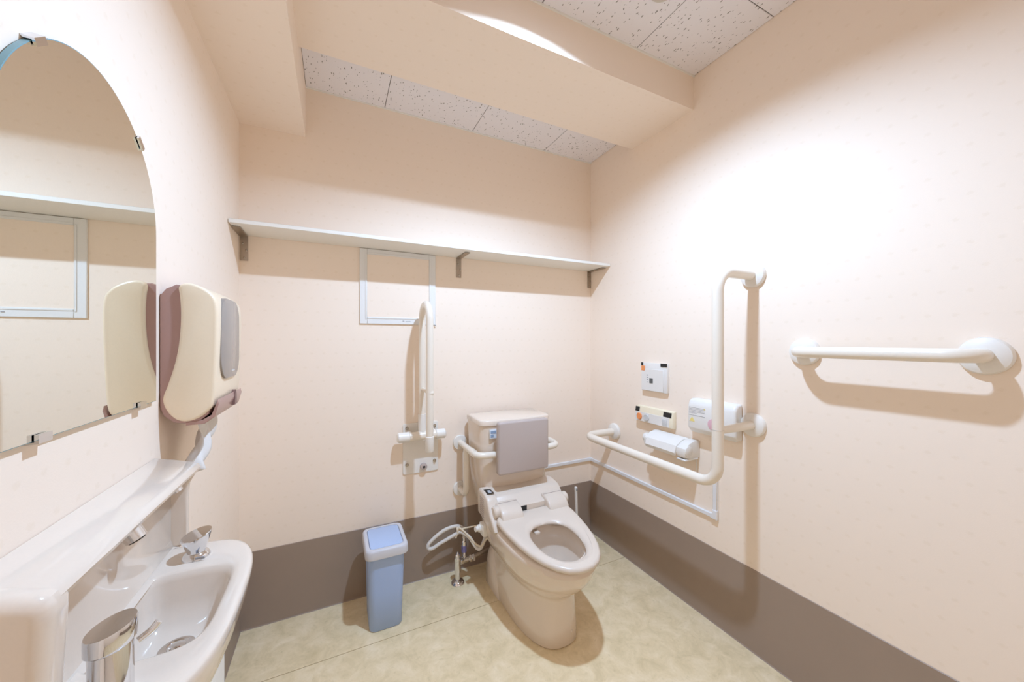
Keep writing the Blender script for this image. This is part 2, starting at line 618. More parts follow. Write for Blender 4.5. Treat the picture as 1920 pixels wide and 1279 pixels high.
# ---------------------------------------------------------------- fold-up grab rail beside the hatch
fx = -1.000
fr_ = thing('folding_grab_rail', (fx, 0, 0.508), 'ivory swing-up grab rail folded upright against the rear wall', 'grab rail')
MB().prism(rrect(-1.080, -0.916, .508, .743, .010), 'y', -.006, -.0005, .0012, 1).build('wall_plate', M['flange'], fr_)
for bx, bz in ((-1.062, .722), (-.934, .722), (-1.062, .553), (-.934, .556)):
    MB().lathe([(.008, 0), (.008, -.003), (.0055, -.0035), (.0055, -.008), (.003, -.009), (.0003, -.0092)], (bx, -.006, bz), (0, 1, 0), 14).build('bolt', M['screw'], fr_)
kn = MB().lathe([(.015, 0), (.016, -.006), (.015, -.016), (.009, -.018), (.0003, -.018)], (-.987, -.006, .537), (0, 1, 0), 20).build('lock_knob', M['pad'], fr_)
MB().lathe([(.006, 0), (.006, -.001), (.0003, -.001)], (-.987, -.0241, .537), (0, 1, 0), 14).build('knob_centre', M['darkhole'], kn)
PYV, PZV = -.050, .692
pv = MB()
pv.tube([(-1.058, PYV, PZV), (-.940, PYV, PZV)], .020, 20)
pv.build('pivot_tube', M['rail'], fr_)
for a, b in ((-1.112, -1.056), (-.942, -.893)):
    MB().lathe([(.017, 0), (.0225, .005), (.0225, abs(b - a) - .005), (.017, abs(b - a))], (a, PYV, PZV), (1, 0, 0), 20).build('pivot_cap', M['flange'], fr_)
for a in (-1.062, -.950):
    MB().box(a, a + .014, -.052, -.004, .672, .712, .003, 1).build('pivot_bracket', M['flange'], fr_)
loop = fillet([(fx, -.042, .700), (fx, -.042, 1.288), (fx, -.190, 1.288), (fx, -.190, .668)], .072, 12)
MB().tube(loop, .0155, 16).build('loop_tube', M['rail'], fr_)
MB().tube([(fx, -.042, .700), (fx, -.042, .790)], .0185, 16).build('sleeve', M['flange'], fr_)
for zz in (.735, .775):
    MB().lathe([(.006, 0), (.006, -.003), (.0003, -.004)], (fx + .0185, -.042, zz), (-1, 0, 0), 12).build('bolt', M['screw'], fr_)
MB().tube([(fx, -.042, .905), (fx, -.190, .905)], .0085, 12).build('cross_bar', M['rail'], fr_)
MB().ball((fx + .002, -.194, .905), .0155, (1, .8, 1)).build('cross_bar_end', M['rail'], fr_)
MB().lathe([(.0160, 0), (.0185, .002), (.0185, .062), (.015, .068), (.0003, .068)], (fx, -.190, .722), (0, 0, -1), 18).build('end_cap', M['flange'], fr_)

# ---------------------------------------------------------------- backrest rail with pad
TX = -0.600
bk = thing('backrest_rail', (TX, 0, .40), 'ivory tube backrest with grey cushion pad in front of the cistern', 'backrest')
for s in (-1, 1):
    bxx = TX + s * .206
    UZ, LZ = .626, .400
    MB().tube(fillet([(bxx, -.004, UZ), (bxx, -.252, UZ), (TX + s * .10, -.252, UZ - .004)], .035, 8), .0145, 14).build('upper_tube', M['rail'], bk)
    MB().tube(fillet([(bxx, -.004, LZ), (bxx, -.098, LZ), (bxx, -.098, UZ)], .035, 8), .0145, 14).build('lower_tube', M['rail'], bk)
    MB().tube([(bxx, -.165, UZ), (bxx, -.215, UZ)], .0165, 16).build('joint_sleeve', M['rail'], bk)
    for zz in (UZ, LZ):
        MB().lathe([(.036, -.0005), (.037, -.006), (.034, -.012), (.018, -.014), (.0145, -.014)], (bxx, 0, zz), (0, 1, 0), 24).build('flange', M['flange'], bk)
pd = MB()
pd.prism(rrect(TX - .128, TX + .125, .541, .772, .012), 'y', -.298, -.268, .009, 3)
pd.build('cushion_pad', M['pad'], bk)
MB().box(TX - .11, TX + .105, -.269, -.258, .56, .75, .002, 1).build('pad_backing', M['pad'], bk)

# ---------------------------------------------------------------- toilet
to = thing('toilet', (TX, -.40, 0), 'beige ceramic toilet with cistern and open electric bidet seat', 'toilet')


def egg(z, yf, yr, hw, n=48, pf=2.0, pr=3.2, wide=.55, slope=0.0, yref=-.36):
    # plan outline: pointed-round towards yf (front, more negative), squarer at yr; widest at fraction `wide`
    ym = yf + (yr - yf) * wide
    out = []
    for k in range(n):
        a = 2 * PI * k / n
        c, s = math.cos(a), math.sin(a)
        if s < 0:
            p, L = pf, ym - yf
        else:
            p, L = pr, yr - ym
        x = hw * math.copysign(abs(c) ** (2 / p), c)
        y = ym + L * math.copysign(abs(s) ** (2 / p), s)
        out.append(Vector((TX + x, y, z + slope * (y - yref))))
    return out


SL = 0.055
bw = MB()
RZ = .3555
secs = [egg(0.0, -.612, -.125, .118, pf=2.6, pr=6), egg(.006, -.616, -.122, .121, pf=2.6, pr=6), egg(.06, -.612, -.125, .119, pf=2.6, pr=6),
        egg(.13, -.604, -.135, .115, pf=2.6, pr=5), egg(.165, -.603, -.14, .114, pf=2.5, pr=4.5), egg(.182, -.610, -.14, .118, pf=2.4, pr=4),
        egg(.200, -.632, -.13, .130, pf=2.3, pr=4), egg(.225, -.662, -.12, .146, pf=2.2, pr=4), egg(.255, -.690, -.11, .160, pf=2.2, pr=4),
        egg(.290, -.708, -.10, .169, pf=2.2, pr=4), egg(.318, -.716, -.10, .173, pf=2.2, pr=4), egg(RZ - .022, -.718, -.10, .174, pf=2.2, pr=4, slope=SL),
        egg(RZ - .008, -.716, -.10, .173, pf=2.2, pr=4, slope=SL), egg(RZ, -.708, -.108, .167, pf=2.2, pr=4, slope=SL),
        egg(RZ, -.660, -.415, .112, pf=2.2, pr=2.4, slope=SL), egg(RZ - .010, -.655, -.420, .107, pf=2.2, pr=2.4, slope=SL),
        egg(RZ - .045, -.660, -.412, .112, pf=2.2, pr=2.4, slope=SL), egg(.27, -.645, -.415, .106, pf=2.2, pr=2.3),
        egg(.225, -.615, -.425, .088, pf=2.2, pr=2.2), egg(.185, -.580, -.435, .060, pf=2, pr=2), egg(.160, -.550, -.45, .035, pf=2, pr=2)]
bw.loft(secs)
bw.build('bowl', M['tan'], to, sharp=60)
# moulded trapway shoulder on each flank
for s in (-1, 1):
    mb = MB()
    L0 = []
    for z, d in ((0.0, .012), (.05, .013), (.11, .012), (.150, .006), (.172, -.004)):
        yf_, yr_ = -.30 + z * .55, -.13 - z * .1
        pts = rrect(yf_, yr_, 0, 1, .02, 3)
        L0.append((z, yf_, yr_, d))
    loops = []
    for z, yf_, yr_, d in L0:
        xo = TX + s * (.112 + d)
        xi = TX + s * .09
        loops.append([(xi, yf_, z), (xo - s * .008, yf_ + .002, z), (xo, yf_ + .014, z), (xo, yr_ - .012, z), (xo - s * .008, yr_, z), (xi, yr_, z)])
    mb.loft(loops)
    mb.build('flank_shoulder', M['tan'], to)
    MB().lathe([(.011, 0), (.011, .006), (.007, .011), (.0003, .012)], (TX + s * .102, -.185, .172), (s * .3, 0, 1), 16).build('bolt_cap', M['tan'], to)
MB().lathe([(.006, 0), (.006, .003), (.003, .005), (.0003, .005)], (TX + .030, -.608, .045), (.25, -1, 0), 14).build('screw_cap', M['tan'], to)
MB().loft([egg(.2005, -.588, -.435, .0705, n=32), egg(.201, -.588, -.435, .0705, n=32)]).build('water', M['water'], to)

# cistern


def tank_loop(z, hw, yr, yf, bow=.018, n=10, r=.03):
    pts = []
    for k in range(n + 1):                                   # bowed front from left to right
        u = -1 + 2 * k / n
        pts.append((TX + u * (hw - r), yf - bow * (1 - u * u)))
    for a in (-60, -30, 0):
        t = math.radians(a)
        pts.append((TX + hw - r + r * math.cos(t), yf + r + r * math.sin(t) * 1.0))
    pts.append((TX + hw, yr - .012))
    pts.append((TX + hw - .012, yr))
    pts.append((TX - hw + .012, yr))
    pts.append((TX - hw, yr - .012))
    for a in (180, 210, 240):
        t = math.radians(a)
        pts.append((TX - hw + r + r * math.cos(t), yf + r + r * math.sin(t)))
    return [(x, y, z) for x, y in pts]


tk = MB()
tk.loft([tank_loop(.30, .112, -.05, -.19, .01), tank_loop(.345, .132, -.045, -.195, .012), tank_loop(.40, .150, -.042, -.20, .014), tank_loop(.47, .164, -.038, -.208), tank_loop(.56, .172, -.035, -.214),
         tank_loop(.66, .176, -.033, -.218), tank_loop(.744, .178, -.032, -.22)])
tk.build('cistern', M['tan'], to)
ld_ = MB()
ld_.loft([tank_loop(.7445, .1795, -.030, -.2225), tank_loop(.747, .1825, -.028, -.2255), tank_loop(.764, .1825, -.028, -.2255), tank_loop(.769, .1800, -.031, -.222), tank_loop(.7705, .1735, -.036, -.215)])
ld_.build('cistern_lid', M['tan'], to, sharp=50)
lb = MB().box(TX - .142, TX - .108, -.2335, -.2265, .690, .728, .0005, 1).build('sticker', M['label'], to, label='white and blue instruction sticker')
MB().box(TX - .138, TX - .112, -.2345, -.2333, .712, .723).box(TX - .138, TX - .124, -.2345, -.2333, .695, .708).build('print', M['labelb'], lb)

# bidet unit: housing across the back of the bowl
un = MB()
UL, UR = TX - .160, TX + .185
prof_u = [(-.195, .385), (-.185, .452), (-.196, .464), (-.232, .466), (-.282, .457), (-.296, .449), (-.316, .427), (-.338, .4225), (-.3435, .417), (-.3445, .372), (-.195, .372)]
un.prism(prof_u, 'x', UL, UR, .006, 2)
un.build('bidet_housing', M['tanp'], to)
ar = MB()      # raised operating arm on the left end
ar.prism([(-.190, .360), (-.190, .452), (-.203, .468), (-.255, .468), (-.292, .458), (-.306, .442), (-.335, .400), (-.372, .372), (-.385, .352), (-.372, .340), (-.330, .338)], 'x', UL - .024, UL + .026, .008, 3)
arm = ar.build('operating_arm', M['tanp'], to)
MB().prism([(UL - .012, -.232), (UL - .012, -.278), (UL + .018, -.284), (UL + .018, -.238)], 'z', .4665, .4690, .0006, 1).build('control_display', M['black'], arm, label='black control display')
gp = MB()
for k in range(4):
    gp.box(UL - .004 + .0, UL + .0105, -.2525 - k * .007, -.2490 - k * .007, .4688, .4694)
gp.build('display_print', M['label'], arm)
for k in range(9):
    z = .362 + k * .0095
    MB().box(UL - .0250, UL - .0236, -.268, -.222, z, z + .0045).build('vent_slit', M['pad'], arm)
# hinge barrels and covers
for xa, xb in ((TX - .150, TX - .052), (TX + .075, TX + .172)):
    hb = MB()
    hb.prism([(-.300, .380), (-.300, .432), (-.312, .440), (-.345, .436), (-.372, .424), (-.392, .402), (-.396, .384), (-.388, .378)], 'x', xa, xb, .008, 3)
    hg = hb.build('hinge_cover', M['tanp'], to)
    MB().box(xa + .004, xb - .004, -.3265, -.3255, .4365, .4402).build('split_line', M['pad'], hg)
    xo = xa if xa < TX - .1 else xb
    sg = -1 if xa < TX - .1 else 1
    MB().lathe([(.001, -.02), (.024, -.02), (.0255, 0), (.0255, .016), (.021, .021), (.001, .0215)], (xo, -.335, .410), (sg, 0, 0), 22).build('hinge_barrel', M['tanp'], hg)
MB().box(TX - .046, TX - .016, -.3465, -.340, .394, .4165, .0008, 1).build('sensor_window', M['black'], to)

# seat ring


def seat_loops():
    half = [(-.742, 0), (-.739, .030), (-.727, .062), (-.700, .093), (-.655, .122), (-.60, .143), (-.54, .157), (-.47, .167), (-.42, .171), (-.375, .170), (-.352, .160), (-.345, .135), (-.345, .09), (-.345, .045), (-.345, 0)]
    hole = [(-.684, 0), (-.680, .026), (-.668, .049), (-.648, .066), (-.622, .079), (-.59, .087), (-.56, .090), (-.53, .090), (-.505, .086), (-.485, .077), (-.468, .062), (-.457, .044), (-.452, .028), (-.450, .012), (-.450, 0)]

    def full(h):
        return [(x, y) for y, x in h] + [(-x, y) for y, x in reversed(h[1:-1])]
    return full(half), full(hole)


so, si = seat_loops()


def seat_z(y):
    return .398 + .085 * (y + .36)


def ring(off, dz, base, inner):
    # off>0 moves towards the ring's body
    out = []
    for (xo, yo), (xi, yi) in zip(so, si):
        a = Vector((xo, yo, 0))
        b = Vector((xi, yi, 0))
        d = (b - a)
        d.normalize()
        p = (b - d * off) if inner else (a + d * off)
        out.append((TX + p.x, p.y, seat_z(p.y) + dz))
    return out


st = MB()
T = -.022
L_ = [ring(.010, T, 0, False), ring(.002, T + .004, 0, False), ring(0, T + .010, 0, False), ring(.001, -.006, 0, False), ring(.005, -.001, 0, False), ring(.012, .0005, 0, False), ring(.03, .0012, 0, False),
      ring(.030, .0005, 0, True), ring(.016, -.003, 0, True), ring(.006, -.008, 0, True), ring(.0, -.014, 0, True), ring(.002, T + .002, 0, True), ring(.008, T, 0, True)]
L_.append(L_[0])
st.loft(L_, False, False)
bmesh.ops.remove_doubles(st.bm, verts=st.bm.verts[:], dist=1e-5)
st.build('seat', M['tanp'], to, sharp=60)
MB().box(TX - .040, TX - .016, -.462, -.43, .346, .356, .003, 2).build('nozzle_cover', M['tanp'], to)

# water filter knob on the flank of the bidet unit
pg = MB().lathe([(.001, 0), (.014, 0), (.016, .003), (.016, .012), (.011, .016), (.011, .028), (.001, .028)], (TX - .182, -.225, .300), (-1, -.15, .05), 20).build('filter_cap', M['flange'], to)
MB().box(TX - .186, TX - .158, -.262, -.214, .275, .325, .005, 2).build('inlet_block', M['flange'], to)

# ---------------------------------------------------------------- water supply
ws = thing('stop_valve', (-.848, -.098, 0), 'chrome floor stop valve with branch pipe beside the toilet', 'valve')
MB().lathe([(.001, 0), (.030, 0), (.031, .003), (.028, .010), (.018, .016), (.012, .018), (.001, .018)], (-.848, -.098, 0), (0, 0, 1), 24).build('floor_escutcheon', M['chrome'], ws)
MB().lathe([(.0115, .015), (.0115, .05), (.015, .052), (.015, .058), (.0155, .105), (.0172, .107), (.0172, .118), (.0125, .121), (.0125, .130), (.006, .136), (.0035, .146), (.0003, .146)], (-.848, -.098, 0), (0, 0, 1), 20).build('valve_body', M['chrome'], ws)
MB().tube([(-.848, -.098, .092), (-.815, -.095, .094), (-.768, -.090, .098)], .012, 14).build('branch_pipe', M['chrome'], ws)
for xx in (-.830, -.790, -.775):
    MB().lathe([(.0165, 0), (.0165, .010)], (xx, -.094, .095), (1, .02, .03), 6).build('hex_nut', M['chrome'], ws)
vb = MB().lathe([(.011, 0), (.012, .02), (.009, .024), (.009, .05), (.0115, .052), (.0115, .082), (.008, .086), (.008, .1)], (-.812, -.085, .094), (0, .05, 1), 16).build('branch_valve', M['chrome'], ws)
MB().lathe([(.013, 0), (.013, .028)], (-.812, -.084, .130), (0, .05, 1), 8).build('valve_handle', M['bluetag'], vb)
MB().tube([(-.768, -.090, .098), (-.72, -.088, .105), (-.655, -.086, .118)], .0115, 14).build('inlet_hose', M['steel'], ws)

hs = thing('bidet_hose', (-.85, -.1, .14), 'pale grey looped water hose between valve and bidet seat', 'hose')
MB().tube(smooth_open([(-.812, -.082, .190), (-.808, -.072, .205), (-.807, -.055, .222), (-.825, -.050, .236), (-.854, -.050, .241), (-.890, -.050, .236), (-.920, -.050, .224), (-.952, -.050, .204), (-.974, -.050, .184), (-.973, -.053, .168), (-.955, -.058, .167), (-.925, -.060, .181),
                       (-.893, -.062, .193), (-.850, -.066, .210), (-.826, -.078, .222), (-.800, -.115, .212), (-.784, -.135, .188), (-.772, -.150, .170), (-.760, -.160, .170), (-.748, -.165, .192), (-.738, -.170, .225), (-.738, -.185, .255), (-.748, -.205, .285)], 6), .0082, 12).build('hose', M['hose'], hs)
MB().tube([(-.742, -.193, .266), (-.749, -.207, .288)], .0105, 12).build('end_fitting', M['flange'], hs)
MB().tube([(-.838, -.060, .224), (-.822, -.066, .228)], .014, 10).build('cable_tie', M['cable'], hs)
pc = thing('power_cord', (-.80, -.13, .16), 'thin cream cord bundled with the hose below the bidet seat', 'cord')
MB().tube(smooth_open([(-.742, -.285, .330), (-.742, -.27, .300), (-.748, -.24, .262), (-.756, -.205, .225), (-.764, -.180, .192), (-.778, -.150, .190), (-.800, -.125, .216), (-.822, -.090, .236), (-.834, -.076, .240), (-.842, -.072, .215), (-.848, -.070, .195)], 6), .0042, 8).build('cord', M['cable'], pc)
MB().tube(smooth_open([(-.822, -.085, .240), (-.790, -.105, .250), (-.755, -.14, .268), (-.735, -.175, .290), (-.730, -.20, .305)], 5), .0035, 8).build('cord_branch', M['cable'], pc)

# ---------------------------------------------------------------- toilet brush
tb = thing('toilet_brush', (-.215, -.15, 0), 'white toilet brush standing in its pot behind the toilet', 'brush')
MB().lathe([(.001, 0), (.046, 0), (.048, .004), (.042, .10), (.044, .105), (.040, .105), (.038, .01), (.001, .01)], (-.215, -.15, 0), (0, 0, 1), 24).build('pot', M['panel'], tb)
ho = MB()
ho.tube(smooth_open([(-.212, -.15, .06), (-.211, -.15, .18), (-.213, -.15, .25), (-.216, -.15, .338)], 4), .0075, 12)
ho.build('handle', M['panel'], tb)
MB().lathe([(.003, 0), (.0072, .001), (.0085, .008), (.0085, .016), (.0072, .023), (.003, .024)], (-.216, -.150, .330), (0, 0, 1), 14).build('handle_end', M['panel'], tb)
MB().prism(rrect(-.2195, -.2125, .334, .349, .0034, 4), 'y', -.1592, -.156).build('hanging_hole', M['lgrey'], tb)
MB().lathe([(.008, .02), (.03, .03), (.032, .07), (.02, .09), (.006, .095)], (-.212, -.15, 0), (0, 0, 1), 20).build('brush_head', M['panel'], tb)

# ---------------------------------------------------------------- waste bin
bn = thing('waste_bin', (-1.179, -.155, 0), 'slim blue plastic waste bin with pale rim and swing flap', 'bin')


def binloop(x0, x1, y0, y1, z, r=.016):
    return [(x, y, z) for x, y in rrect(x0, x1, y0, y1, r, 5)]


MB().loft([binloop(-1.238, -1.122, -.235, -.080, 0, .020), binloop(-1.241, -1.119, -.238, -.077, .004, .023), binloop(-1.244, -1.115, -.243, -.074, .15, .024), binloop(-1.247, -1.110, -.248, -.072, .297, .025), ]).build('body', M['bin'], bn, sharp=50)
rm = MB()
rm.loft([binloop(-1.2475, -1.1095, -.2485, -.0715, .294, .024), binloop(-1.258, -1.098, -.262, -.060, .292, .026), binloop(-1.2585, -1.0975, -.2625, -.0595, .296, .026), binloop(-1.2575, -1.0985, -.2615, -.0605, .318, .026), binloop(-1.2545, -1.1015, -.2585, -.0635, .325, .026),
         binloop(-1.250, -1.106, -.254, -.068, .3265, .024), binloop(-1.242, -1.114, -.244, -.078, .3262, .020), binloop(-1.2405, -1.1155, -.2425, -.0795, .321, .018)], True, True)
rm.build('rim', M['binlid'], bn, sharp=50)
MB().prism(rrect(-1.2390, -1.1170, -.2410, -.0810, .014, 5), 'z', .3205, .3262, .0015, 2).build('swing_flap', M['flap'], bn)

# ---------------------------------------------------------------- grab bars on the right wall
FL = [(.043, -.0004), (.0435, -.006), (.040, -.014), (.030, -.019), (.0175, -.021), (.0165, -.021)]


def flange_r(parent, y, z, r=1.0):
    MB().lathe([(a * r, d) for a, d in FL], (0, y, z), (1, 0, 0), 32).build('flange', M['flange'], parent)


gx = -.200
gl = thing('grab_bar', (gx / 2, -.60, .60), 'ivory L-shaped grab bar with tall vertical leg beside the toilet', 'grab bar')
MB().tube(fillet([(-.012, -.207, .638), (gx, -.207, .638), (gx, -.930, .638), (gx, -.930, 1.362), (-.012, -.930, 1.362)], .066, 12), .0182, 18).build('bar', M['rail'], gl)
MB().tube([(-.012, -.931, .823), (gx + .006, -.930, .823)], [.0160, .0125], 16).build('middle_leg', M['rail'], gl)
MB().lathe([(.0186, -.0004), (.0186, .0004)], (gx, -.930, .826), (0, 0, 1), 18).build('joint_line', M['lgrey'], gl)
flange_r(gl, -.207, .638)
flange_r(gl, -.931, .823)
flange_r(gl, -.930, 1.362)
gh = thing('grab_bar', (-.04, -1.27, 1.05), 'short straight horizontal ivory grab bar at the right', 'grab bar')
MB().tube(fillet([(-.012, -1.090, 1.092), (-.080, -1.090, 1.092), (-.080, -1.449, 1.092), (-.012, -1.449, 1.092)], .045, 10), .0168, 18).build('bar', M['rail'], gh)
for y in (-1.090, -1.449):
    flange_r(gh, y, 1.091)

# ---------------------------------------------------------------- wall controls
p1 = thing('control_panel', (0, -.49, .885), 'square white wall control panel with black tape on top', 'control panel')
MB().box(-.017, -.0005, -.563, -.414, .888, 1.021, .002, 2).build('body', M['panel'], p1)
MB().box(-.0195, -.0168, -.545, -.4145, .890, .992, .001, 1).build('cover', M['panel'], p1)
MB().box(-.020, -.0168, -.424, -.413, 1.008, 1.0225).build('tape', M['black'], p1)
MB().box(-.020, -.0168, -.5645, -.530, 1.008, 1.0225).build('tape', M['black'], p1)
MB().box(-.0205, -.0168, -.436, -.4135, .983, 1.007, .001, 1).build('orange_marker', M['orange'], p1)
MB().box(-.0206, -.0194, -.485, -.465, .926, .950).build('display', M['display'], p1)
pm = MB()
for k in range(4): pm.box(-.0200, -.0194, -.456, -.449, .928 + k * .011, .932 + k * .011)
pm.box(-.0182, -.0168, -.545, -.430, .9815, .9825)
pm.build('print', M['lgrey'], p1)

p2 = thing('call_button_panel', (0, -.49, .735), 'cream wall panel with orange and grey round push buttons', 'control panel')
MB().prism([(-.0005, .733), (-.022, .737), (-.024, .742), (-.024, .778), (-.018, .808), (-.0005, .811)], 'y', -.600, -.379, .003, 2).build('body', M['panelc'], p2)
MB().box(-.0255, -.0235, -.582, -.381, .738, .782, .0008, 1).build('face', M['panel'], p2)
for yc, mm in ((-.408, 'orange'), (-.452, 'grey')):
    MB().lathe([(.0165, 0), (.0165, .003), (.013, .005), (.012, .004), (.001, .004)], (-.0252, yc, .760), (-1, 0, 0), 24).build('push_button', M[mm], p2)
MB().box(-.0285, -.0250, -.572, -.545, .744, .772, .0015, 2).build('square_button', M['grey'], p2)
MB().prism([(-.0245, .783), (-.0205, .8045), (-.0195, .8045), (-.0235, .783)], 'y', -.405, -.380).build('tape', M['black'], p2)
MB().prism([(-.0245, .783), (-.0205, .8045), (-.0195, .8045), (-.0235, .783)], 'y', -.592, -.548).build('tape', M['black'], p2)

p3 = thing('sound_unit', (0, -.78, .755), 'white boxy wall unit with printed text behind the vertical bar', 'wall unit')
MB().prism([(-.0005, .752), (-.030, .752), (-.045, .768), (-.047, .775), (-.047, .862), (-.040, .880), (-.026, .889), (-.0005, .889)], 'y', -.892, -.692, .010, 3).build('body', M['panel'], p3)
pm = MB()
for k in range(5):
    y1 = -.745 - .025 if k else -.735
    pm.box(-.0478, -.0469, y1, -.700, .8325 + k * .0055, .8335 + k * .0055)
pm.box(-.0478, -.0469, -.772, -.698, .823, .8242)
pm.build('text_lines', M['lgrey'], p3)
MB().prism([(-.702, .798), (-.727, .798), (-.7145, .817)], 'x', -.0478, -.0469).build('warning_triangle', M['yellow'], p3)
MB().prism([(-.766, .852), (-.774, .852), (-.770, .858)], 'x', -.0478, -.0469).build('yellow_mark', M['yellow'], p3)
MB().lathe([(.022, 0), (.022, .002), (.019, .003), (.001, .003)], (-.0466, -.806, .801), (-1, 0, 0), 26).build('pink_button', M['pink'], p3)
MB().lathe([(.009, 0), (.008, .0012), (.001, .0012)], (-.0466, -.838, .856), (-1, 0, 0), 18).build('sensor_eye', M['grey'], p3)

ph = thing('paper_holder', (-.05, -.60, .63), 'white toilet paper holder under the call button panel', 'paper holder')
for y0, y1 in ((-.520, -.500), (-.716, -.672)):
    mb = MB()
    mb.prism([(-.0005, .642), (-.0005, .712), (-.030, .716), (-.060, .708), (-.092, .688), (-.096, .668), (-.088, .650), (-.060, .642)], 'y', y0, y1, .006, 2)
    mb.build('side_arm', M['panel'], ph)
MB().prism([(-.020, .716), (-.058, .713), (-.094, .692), (-.104, .664), (-.098, .650), (-.094, .664), (-.086, .686), (-.056, .705), (-.020, .708)], 'y', -.676, -.518, .0012, 1).build('cover_flap', M['panel'], ph)
MB().lathe([(.012, 0), (.020, .001), (.021, .016), (.018, .021), (.001, .021)], (-.066, -.505, .682), (0, 1, 0), 22).build('end_cap', M['panel'], ph)
MB().lathe([(.001, 0), (.021, 0), (.021, .004), (.018, .006), (.001, .006)], (-.070, -.714, .676), (0, -1, 0), 22).build('end_cap', M['panel'], ph)
MB().box(-.090, -.010, -.7165, -.674, .637, .644, .002, 1).build('paper_cutter', M['panel'], ph)
MB().box(-.075, -.055, -.5235, -.5195, .674, .686).build('pivot_slot', M['darkhole'], ph)
cb = MB().tube(smooth_open([(-.004, -.700, .640), (-.004, -.703, .60), (-.004, -.708, .565), (-.004, -.715, .54)], 5), .0022, 8)
cb.build('bell_wire', M['flange'], None, 'thin white wire hanging down below the paper holder', 'wire')

# cable duct
cd = thing('cable_duct', (-.006, -.40, .42), 'white surface cable duct running round the rear corner', 'cable duct')
MB().box(-.012, -.0005, -.772, -.012, .421, .438, .002, 1).build('duct_run', M['conduit'], cd)
MB().box(-.352, -.012, -.012, -.0005, .421, .438, .002, 1).build('duct_run', M['conduit'], cd)
MB().box(-.012, -.0005, -.796, -.779, .450, .752, .002, 1).build('duct_riser', M['conduit'], cd)
MB().prism([(-.770, .4195), (-.770, .4395), (-.778, .4425), (-.778, .456), (-.7975, .456), (-.7975, .4195)], 'x', -.0145, -.0005, .002, 1).build('corner_cover', M['conduit'], cd)
MB().box(-.014, -.0005, -.014, -.0005, .4195, .4395, .002, 1).build('corner_cover', M['conduit'], cd)

# ---------------------------------------------------------------- mirror
MXP = -1.6862
MYC, MR, MRZ, MZ0, MZS = -.944, .200, .208, 1.004, 1.334
mi = thing('wall_mirror', (XL, MYC, MZ0), 'arched frameless mirror with small clips above the basin', 'mirror')
mo = [(MYC + MR, MZ0), (MYC + MR, MZS)] + [(MYC + MR * math.cos(a), MZS + MRZ * math.sin(a)) for a in [PI * k / 48 for k in range(1, 48)]] + [(MYC - MR, MZS), (MYC - MR, MZ0)]
MB().prism(mo, 'x', -1.6925, MXP - .0004, 0).build('glass', M['glassedge'], mi)
mo2 = [((y - MYC) * .9955 + MYC, (z - MZ0 - .001) * .9965 + MZ0 + .0018) for y, z in mo]
MB().prism(mo2, 'x', MXP - .0004, MXP).build('silvering', M['mirror'], mi)
for ang in (50, 130):
    a = math.radians(ang)
    cy, cz = MYC + MR * math.cos(a), MZS + MRZ * math.sin(a)
    n_, t_ = Vector((0, math.cos(a), math.sin(a))), Vector((0, -math.sin(a), math.cos(a)))
    mb = MB()
    c0 = Vector((0, cy, cz))
    loops = []
    for s_ in (-.012, .012):
        q = [(XL + .0005, .004), (MXP + .004, .003), (MXP + .004, -.006), (MXP + .001, -.006), (MXP + .001, .001), (XL + .0005, .001)]
        loops.append([Vector((x, 0, 0)) + c0 + n_ * d + t_ * s_ for x, d in q])
    mb.loft(loops)
    mb.build('clip', M['chrome'], mi)
for y in (-1.066, -.812):
    MB().prism([(XL + .0005, MZ0 - .004), (MXP + .005, MZ0 - .003), (MXP + .005, MZ0 + .008), (MXP + .001, MZ0 + .008), (MXP + .001, MZ0 - .001), (XL + .0005, MZ0 - .001)], 'y', y - .012, y + .012).build('clip', M['chrome'], mi)

# ---------------------------------------------------------------- paper towel dispenser
YD0, YD1 = -.713, -.487
pt = thing('towel_dispenser', (XL, -.587, .945), 'cream and mauve paper towel dispenser beside the mirror', 'dispenser')
core = [(XL + .0006, .985), (-1.687, .966), (-1.670, .950), (-1.650, .946), (-1.626, .950), (-1.611, .964), (-1.606, .985), (-1.606, 1.20), (-1.626, 1.236), (-1.650, 1.246), (-1.667, 1.2475), (-1.684, 1.237), (XL + .0006, 1.222)]
MB().prism(core, 'y', YD0 + .004, YD1 - .004, .004, 2).build('body', M['mauve'], pt)
cov = [(-1.663, 1.243), (-1.648, 1.2515), (-1.626, 1.245), (-1.606, 1.229), (-1.597, 1.206), (-1.596, 1.150), (-1.599, 1.05), (-1.603, .992), (-1.612, .972), (-1.630, .957), (-1.650, .9515), (-1.668, .958), (-1.683, .978), (-1.689, 1.003), (-1.681, 1.033), (-1.669, 1.081), (-1.662, 1.132), (-1.660, 1.184), (-1.6615, 1.222)]
cov = [(x + .002, z) for x, z in cov]
MB().prism(smooth_closed(cov, 4), 'y', YD0 - .002, YD1 + .002, .0065, 4).build('cover', M['cream'], pt, sharp=50)
win = rrect(-.690, -.520, 1.036, 1.228, .050, 8)
wm = MB()
wl = []
for y, z in win:
    pass
wm.prism(win, 'x', -1.612, -1.5925, .002, 2)
wo = wm.build('window', M['window'], pt)
MB().box(-1.5930, -1.5922, -.600, -.570, 1.050, 1.054).build('print', M['grey'], wo)
tr = MB()
tr.prism([(-1.650, .9495), (-1.622, .952), (-1.606, .962), (-1.598, .985), (-1.595, .995), (-1.593, .985), (-1.600, .958), (-1.618, .9435), (-1.650, .9425)], 'y', YD0 + .003, YD1 - .003, .001, 1)
tr.build('paper_tray', M['mauve'], pt)
MB().prism([(-.572, .962), (-.548, .962), (-.553, .990), (-.560, 1.000), (-.567, .990)], 'x', -1.6015, -1.5918).build('slot', M['slot'], pt)

